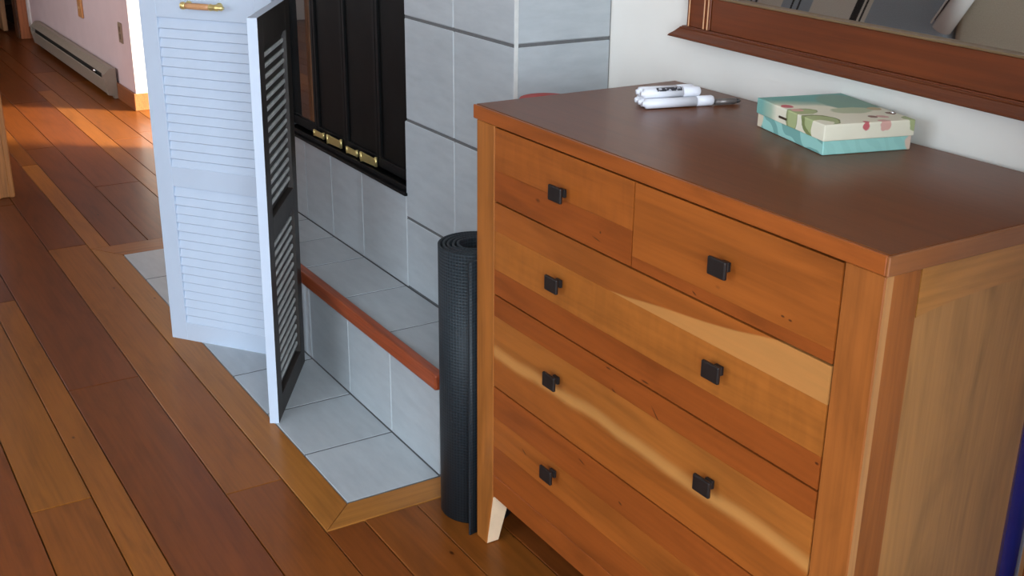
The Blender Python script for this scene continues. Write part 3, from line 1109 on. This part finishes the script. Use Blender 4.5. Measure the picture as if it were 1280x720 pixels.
gx = Vector((0.041, 0.157, 0)).normalized()
gift = thing('gift_box', 'flat cardboard keepsake box with floral teal and cream lid on the dresser', 'box',
             (0.597, 0.272, 0.9203), math.atan2(gx.y, gx.x))
BX, BY = 0.160, 0.213
box('box_base', (0.001, 0.001, 0.0), (BX - 0.001, BY - 0.001, 0.040), box_print('box_base_print', 'base'), gift, 0.0012)
bm = bmesh.new()
add_box(bm, (-0.0012, -0.0012, 0.0225), (BX + 0.0012, BY + 0.0012, 0.0485), 0.0015, seg=2)
lid = mk('lid', bm, box_print('box_lid_print', 'lid'), gift)
bm = bmesh.new()
add_box(bm, (-0.0030, 0.112, 0.031), (-0.0013, 0.136, 0.0345), 0.0003)
sl = mk('label_slot', bm, plain('dark_brass', S(70, 54, 36), 0.4, metal=0.4), lid)
bm = bmesh.new()
add_lathe(bm, [(0, 0), (0.0028, 0.0), (0.0032, 0.002), (0.002, 0.004), (0, 0.0045)], 12, M=Matrix.Translation((0.150, 0.045, 0.0486)))
mk('stud', bm, CHROME, lid)

# ================================================================== MARKERS AND PEN
MD_ = Vector((0.24, 0.971, 0)).normalized()
ME_ = Vector((-MD_.y, MD_.x, 0))
MR = 0.0095


def label_mat():
    m, nt, b = new_mat('marker_print')
    v = coords(nt, (1, 1, 1))
    vor = node(nt, 'ShaderNodeTexVoronoi')
    vor.inputs['Scale'].default_value = 260
    nt.links.new(v, vor.inputs['Vector'])
    sep = node(nt, 'ShaderNodeSeparateColor')
    nt.links.new(vor.outputs['Color'], sep.inputs[0])
    c = ramp(nt, sep.outputs[0], [(0.0, S(45, 45, 52)), (0.82, S(60, 60, 66)), (0.83, S(190, 190, 198))], 'CONSTANT')
    nt.links.new(c, b.inputs['Base Color'])
    b.inputs['Roughness'].default_value = 0.4
    return m


PRINT = label_mat()


def marker(center, length, label, capside=1, printed=False, roll=0.0):
    root = thing('marker', label, 'marker', center, math.atan2(MD_.y, MD_.x), 'white markers in the pile on the dresser')
    h = length / 2
    L = axis_matrix((0, 0, 0), (1, 0, 0))
    bm = bmesh.new()
    z1 = h - 0.036
    add_lathe(bm, [(0, -h), (0.0045, -h), (0.0052, -h + 0.004), (MR - 0.0006, -h + 0.006), (MR - 0.0003, z1), (0, z1)], 20, M=L)
    mk('barrel', bm, WHITEPLASTIC, root)
    bm = bmesh.new()
    add_lathe(bm, [(0, z1 + 0.0003), (MR, z1 + 0.0003), (MR, h - 0.006), (MR - 0.0015, h - 0.002), (MR - 0.005, h), (0, h)], 20, M=L)
    mk('cap', bm, WHITEPLASTIC, root)
    if printed:
        # dark printed panel wrapped on the upper side of the barrel
        bm = bmesh.new()
        n = 8
        a0, a1 = roll - 0.55, roll + 0.55
        R = MR + 0.0002
        xs = (-h + 0.028, z1 - 0.004)
        ring = [[bm.verts.new((x, R * math.sin(a0 + (a1 - a0) * i / n), R * math.cos(a0 + (a1 - a0) * i / n))) for i in range(n + 1)] for x in xs]
        for i in range(n):
            f = bm.faces.new((ring[0][i], ring[0][i + 1], ring[1][i + 1], ring[1][i]))
            f.smooth = True
        bmesh.ops.recalc_face_normals(bm, faces=bm.faces)
        mk('printed_label', bm, PRINT, root)
    return root


ZT = DH + 0.0003
c0 = Vector((0.207, 0.300, ZT + MR))
marker(c0 + MD_ * 0.004, 0.142, 'nearest white marker of the pile, capped end pointing right past the others')
marker(c0 + ME_ * 0.0195 - MD_ * 0.006, 0.122, 'white marker at the bottom of the pile, second from the front')
marker(c0 + ME_ * 0.039 - MD_ * 0.004, 0.122, 'white marker at the bottom back of the pile, nearest the wall')
marker(c0 + ME_ * 0.0096 + Vector((0, 0, 0.0167)) - MD_ * 0.008, 0.118, 'white marker with dark printed panel lying on top of the pile', printed=True, roll=-0.55)
marker(c0 + ME_ * 0.0292 + Vector((0, 0, 0.0167)) - MD_ * 0.010, 0.116, 'plain white marker on top of the pile behind the printed one')
pn = thing('pen', 'slim grey pen whose tip sticks out beyond the white markers', 'pen', c0 + ME_ * 0.0 + MD_ * 0.100 + Vector((0, 0, -MR + 0.0058)), math.atan2(MD_.y, MD_.x))
bm = bmesh.new()
Lx = axis_matrix((0, 0, 0), (1, 0, 0))
add_lathe(bm, [(0, -0.022), (0.0056, -0.022), (0.0056, 0.018), (0.0048, 0.021), (0, 0.021)], 14, M=Lx)
mk('barrel', bm, PENBODY, pn)
bm = bmesh.new()
add_lathe(bm, [(0, 0.0212), (0.0042, 0.0212), (0.0042, 0.026), (0.002, 0.031), (0, 0.031)], 14, M=Lx)
mk('tip', bm, DARKPLASTIC, pn)

# ================================================================== YOGA MAT
def yoga_mat():
    cx, cy, r1, r0 = -0.094, 0.050, 0.081, 0.030
    th = 0.0045
    turns = 5.3
    n = 240
    end = 0.10
    path = []
    for i in range(n + 1):
        u = i / n
        ang = end + 2 * PI * turns * (1 - u)
        r = r0 + (r1 - r0) * u
        r += 0.0012 * math.sin(5 * ang + 1.3 * u * 9) * (1 - u)
        path.append(Vector((cx + r * math.cos(ang), cy + r * math.sin(ang))))
    # tail of the mat running straight off towards the front of the dresser
    T = Vector((0.001, -0.020))
    s = path[-1]
    for k in range(1, 9):
        path.append(s.lerp(T, k / 8))
    h = 0.612
    bm = bmesh.new()
    uvl = bm.loops.layers.uv.new('UVMap')
    rows = []
    acc = 0.0
    for i, p in enumerate(path):
        a = path[max(0, i - 1)]
        b = path[min(len(path) - 1, i + 1)]
        tdir = (b - a).normalized()
        nrm = Vector((-tdir.y, tdir.x))
        if i:
            acc += (p - path[i - 1]).length
        q0, q1 = p - nrm * th / 2, p + nrm * th / 2
        rows.append((acc, [bm.verts.new((q[0], q[1], z)) for q in (q0, q1) for z in (0.0005, h)]))

    def face(vs, uvs, sm):
        f = bm.faces.new(vs)
        f.smooth = sm
        for lp, uv in zip(f.loops, uvs):
            lp[uvl].uv = uv
    for (s0, A), (s1, B) in zip(rows, rows[1:]):
        face((A[0], B[0], B[1], A[1]), ((s0, 0), (s1, 0), (s1, h), (s0, h)), True)
        face((B[2], A[2], A[3], B[3]), ((s1, 0), (s0, 0), (s0, h), (s1, h)), True)
        face((A[1], B[1], B[3], A[3]), ((s0, 0), (s1, 0), (s1, th), (s0, th)), False)
        face((A[0], A[2], B[2], B[0]), ((s0, 0), (s0, th), (s1, th), (s1, 0)), False)
    for s0, A in (rows[0], rows[-1]):
        face((A[0], A[1], A[3], A[2]), ((0, 0), (0, h), (th, h), (th, 0)), False)
    bmesh.ops.recalc_face_normals(bm, faces=bm.faces)
    o = mk('yoga_mat', bm, MATRUBBER)
    return tag(o, 'dark blue-grey rolled exercise mat standing upright between hearth and dresser', 'mat')


yoga_mat()

# red roll whose rim shows above the left end of the dresser top
bm = bmesh.new()
add_lathe(bm, [(0.012, 0.0085), (0.056, 0.0085), (0.058, 0.014), (0.058, 0.8925), (0.055, 0.898), (0.015, 0.898), (0.012, 0.8895), (0.012, 0.0085)], 28)
rr = mk('rolled_mat', bm, REDFABRIC)
rr.location = (-0.098, 0.218, -0.008)
tag(rr, 'red rounded roll almost hidden behind the left end of the dresser', 'mat')

# blue pole beside the dresser
bp = thing('pole', 'upright dark blue pole beside the right side of the dresser', 'pole', (1.08, 0.183, 0))
bm = bmesh.new()
add_lathe(bm, [(0, 0.012), (0.0135, 0.012), (0.0135, 1.15), (0.011, 1.155), (0, 1.155)], 24)
mk('shaft', bm, BLUEPAINT, bp)
bm = bmesh.new()
add_lathe(bm, [(0, 0.0003), (0.017, 0.0003), (0.018, 0.004), (0.016, 0.04), (0.0137, 0.042)], 24)
mk('foot_cap', bm, RUBBER, bp)

# ================================================================== HALL FITTINGS
ht = thing('baseboard_heater', 'beige metal baseboard heater along the pink hall wall', 'heater', (0, 0, 0))
HX0, HX1 = -6.92, -4.86
YH = YW - 0.0145


def extr(name, prof, x0, x1, m, parent):
    """profile in (y, z) extruded along X"""
    bm = bmesh.new()
    a = [bm.verts.new((x0, p[0], p[1])) for p in prof]
    b = [bm.verts.new((x1, p[0], p[1])) for p in prof]
    n = len(prof)
    bm.faces.new(a[::-1])
    bm.faces.new(b)
    for i in range(n):
        j = (i + 1) % n
        bm.faces.new((a[i], a[j], b[j], b[i]))
    bmesh.ops.recalc_face_normals(bm, faces=bm.faces)
    return mk(name, bm, m, parent)


extr('back_plate', [(YH - 0.004, 0.02), (YH, 0.02), (YH, 0.168), (YH - 0.004, 0.168)], HX0, HX1 - 0.05, HEATER, ht)
extr('hood', [(YH - 0.004, 0.168), (YH, 0.168), (YH, 0.172), (YH - 0.03, 0.172), (YH - 0.062, 0.142), (YH - 0.059, 0.139), (YH - 0.028, 0.166)], HX0, HX1 - 0.05, HEATER, ht)
extr('front_cover', [(YH - 0.064, 0.112), (YH - 0.062, 0.116), (YH - 0.046, 0.03), (YH - 0.050, 0.03)], HX0, HX1 - 0.05, HEATER, ht)
extr('fins', [(YH - 0.048, 0.06), (YH - 0.006, 0.06), (YH - 0.006, 0.13), (YH - 0.048, 0.13)], HX0 + 0.02, HX1 - 0.06, DARKFIN, ht)
extr('end_cap', [(YH, 0.004), (YH, 0.174), (YH - 0.032, 0.174), (YH - 0.067, 0.142), (YH - 0.067, 0.112), (YH - 0.050, 0.026), (YH - 0.022, 0.022), (YH - 0.018, 0.004)], HX1 - 0.05, HX1, HEATER, ht)
extr('end_cap', [(YH, 0.004), (YH, 0.174), (YH - 0.032, 0.174), (YH - 0.067, 0.142), (YH - 0.067, 0.112), (YH - 0.050, 0.026), (YH - 0.022, 0.022), (YH - 0.018, 0.004)], HX0 - 0.05, HX0, HEATER, ht)
bm = bmesh.new()
add_lathe(bm, [(0, 0), (0.011, 0), (0.012, 0.006), (0.009, 0.016), (0, 0.018)], 16, M=axis_matrix((-5.13, YH - 0.047, 0.122), (0.2, -1, 0.3)))
kn = mk('damper_knob', bm, CHROME, ht)

ol = thing('outlet', 'beige outlet cover plate on pink wall above heater end', 'outlet', (-4.70, YW, 0.39))
bm = bmesh.new()
add_box(bm, (-0.038, -0.006, -0.055), (0.038, -0.0003, 0.055), 0.002)
mk('plate', bm, BEIGEPLASTIC, ol)
bm = bmesh.new()
for dz in (-0.02, 0.02):
    add_box(bm, (-0.016, -0.0078, dz - 0.014), (0.016, -0.0062, dz + 0.014), 0.001)
mk('socket', bm, plain('darker_beige', S(120, 100, 80), 0.5), ol)

ws = thing('wall_strip', 'narrow tan wooden strip with pale dots hanging on the pink hall wall', 'wall hanging', (-5.62, YW, 0.36))
bm = bmesh.new()
add_box(bm, (-0.048, -0.014, 0.0), (0.048, -0.0004, 1.1), 0.004)
mk('strip', bm, OAK, ws, S(204, 142, 86))
bm = bmesh.new()
for i in range(12):
    add_lathe(bm, [(0, 0), (0.011, 0), (0.010, 0.003), (0, 0.003)], 10, M=axis_matrix((0.0, -0.0142, 0.06 + 0.085 * i), (0, -1, 0)))
mk('dots', bm, plain('pale_dot', S(228, 190, 140), 0.5), ws)

# ================================================================== STRIPED SOFA BEHIND THE CAMERA (seen in the mirror)
def stripe_mat(name):
    m, nt, b = new_mat(name)
    tc = node(nt, 'ShaderNodeTexCoord')
    sx = node(nt, 'ShaderNodeSeparateXYZ')
    nt.links.new(tc.outputs['Object'], sx.inputs[0])
    xx = math_(nt, 'ADD', sx.outputs[0], math_(nt, 'MULTIPLY', math_(nt, 'SUBTRACT', sx.outputs[2], 0.7), -0.42))
    f = math_(nt, 'FRACT', math_(nt, 'MULTIPLY', math_(nt, 'ADD', xx, 4.24), 1.0 / 1.49))
    BLU, CRM, DRK = S(150, 158, 164), S(206, 198, 184), S(44, 40, 40)
    st = [(-2.75, BLU), (-2.41, DRK), (-2.40, BLU), (-2.375, DRK), (-2.365, BLU), (-2.355, CRM), (-2.20, BLU), (-2.14, DRK), (-2.13, BLU),
          (-2.10, DRK), (-2.09, BLU), (-2.02, CRM), (-1.775, DRK), (-1.735, CRM), (-1.722, DRK), (-1.712, CRM), (-1.69, BLU)]
    c = ramp(nt, f, [((x + 2.75) / 1.49, k) for x, k in st], 'CONSTANT')
    n = noise(nt, coords(nt), 300, 2)
    c = mix(nt, 1.0, c, ramp(nt, n, [(0.3, (0.85,) * 3), (0.7, (1.08,) * 3)]), 'MULTIPLY')
    nt.links.new(c, b.inputs['Base Color'])
    b.inputs['Roughness'].default_value = 0.9
    return m


STRIPE = stripe_mat('striped_upholstery')
BEIGEF = plain('beige_fabric', S(186, 174, 154), 0.9, var=0.08, vscale=200)
DARKWOOD = plain('dark_wood', S(58, 34, 22), 0.5, var=0.2)
sofa = thing('sofa', 'striped blue-grey and cream sofa reflected in the mirror', 'sofa', (0, 0, 0))
YS = -1.98
bm = bmesh.new()
add_box(bm, (-1.25, YS - 0.2, 0.14), (-0.82, YS, 0.98), 0.05, seg=4)
cu = mk('back_cushion', bm, BEIGEF, sofa)
cu['label'] = 'plain beige back cushion'
bm = bmesh.new()
add_box(bm, (-2.95, YS - 0.2, 0.14), (-1.255, YS, 1.0), 0.05, seg=4)
mk('backrest', bm, STRIPE, sofa)
bm = bmesh.new()
add_box(bm, (-2.95, YS - 0.86, 0.14), (-0.82, YS - 0.202, 0.44), 0.04, seg=3)
mk('seat', bm, STRIPE, sofa)
for xa in (-3.10, -0.818):
    bm = bmesh.new()
    add_box(bm, (xa, YS - 0.86, 0.14), (xa + 0.148, YS, 0.62), 0.05, seg=4)
    mk('armrest', bm, BEIGEF if xa > -2 else STRIPE, sofa)
for xa in (-3.05, -0.8):
    for ya in (YS - 0.82, YS - 0.1):
        box('leg', (xa, ya, 0.0), (xa + 0.06, ya + 0.06, 0.1395), DARKWOOD, sofa)

# striped throw rolled over the sofa back
def throw():
    m, nt, b = new_mat('striped_throw')
    uv = node(nt, 'ShaderNodeUVMap')
    sx = node(nt, 'ShaderNodeSeparateXYZ')
    nt.links.new(uv.outputs[0], sx.inputs[0])
    W_, K_ = S(222, 220, 214), S(44, 48, 58)
    c = ramp(nt, sx.outputs[0], [(0.0, W_), (0.05, K_), (0.08, W_), (0.15, K_), (0.185, W_)], 'CONSTANT')
    nt.links.new(c, b.inputs['Base Color'])
    b.inputs['Roughness'].default_value = 0.9
    bm = bmesh.new()
    uvl = bm.loops.layers.uv.new('UVMap')
    P, Q = Vector((-1.26, YS + 0.050, 0.705)), Vector((-1.05, YS + 0.052, 1.03))
    d = (Q - P).normalized()
    e = Vector((0, 1, 0))
    g = d.cross(e).normalized()
    n = 30
    rows = []
    for i in range(n + 1):
        a = 2 * PI * 0.93 * i / n + 0.6
        rr_ = 0.046
        off = (e * math.cos(a) + g * math.sin(a)) * rr_
        off2 = (e * math.cos(a) + g * math.sin(a)) * (rr_ - 0.005)
        rows.append([bm.verts.new(P + off), bm.verts.new(Q + off), bm.verts.new(P + off2), bm.verts.new(Q + off2)])
    for i in range(n):
        A, B = rows[i], rows[i + 1]
        for vs in ((A[0], B[0], B[1], A[1]), (B[2], A[2], A[3], B[3]), (A[0], A[2], B[2], B[0]), (A[1], B[1], B[3], A[3])):
            f = bm.faces.new(vs)
            f.smooth = True
            for lp in f.loops:
                lp[uvl].uv = ((i + (1 if lp.vert in B else 0)) / n, 0)
    for A in (rows[0], rows[-1]):
        bm.faces.new((A[0], A[1], A[3], A[2]))
    bmesh.ops.recalc_face_normals(bm, faces=bm.faces)
    o = mk('throw_blanket', bm, m)
    return tag(o, 'rolled white throw with two dark stripes on the sofa, seen in the mirror', 'blanket')


throw()
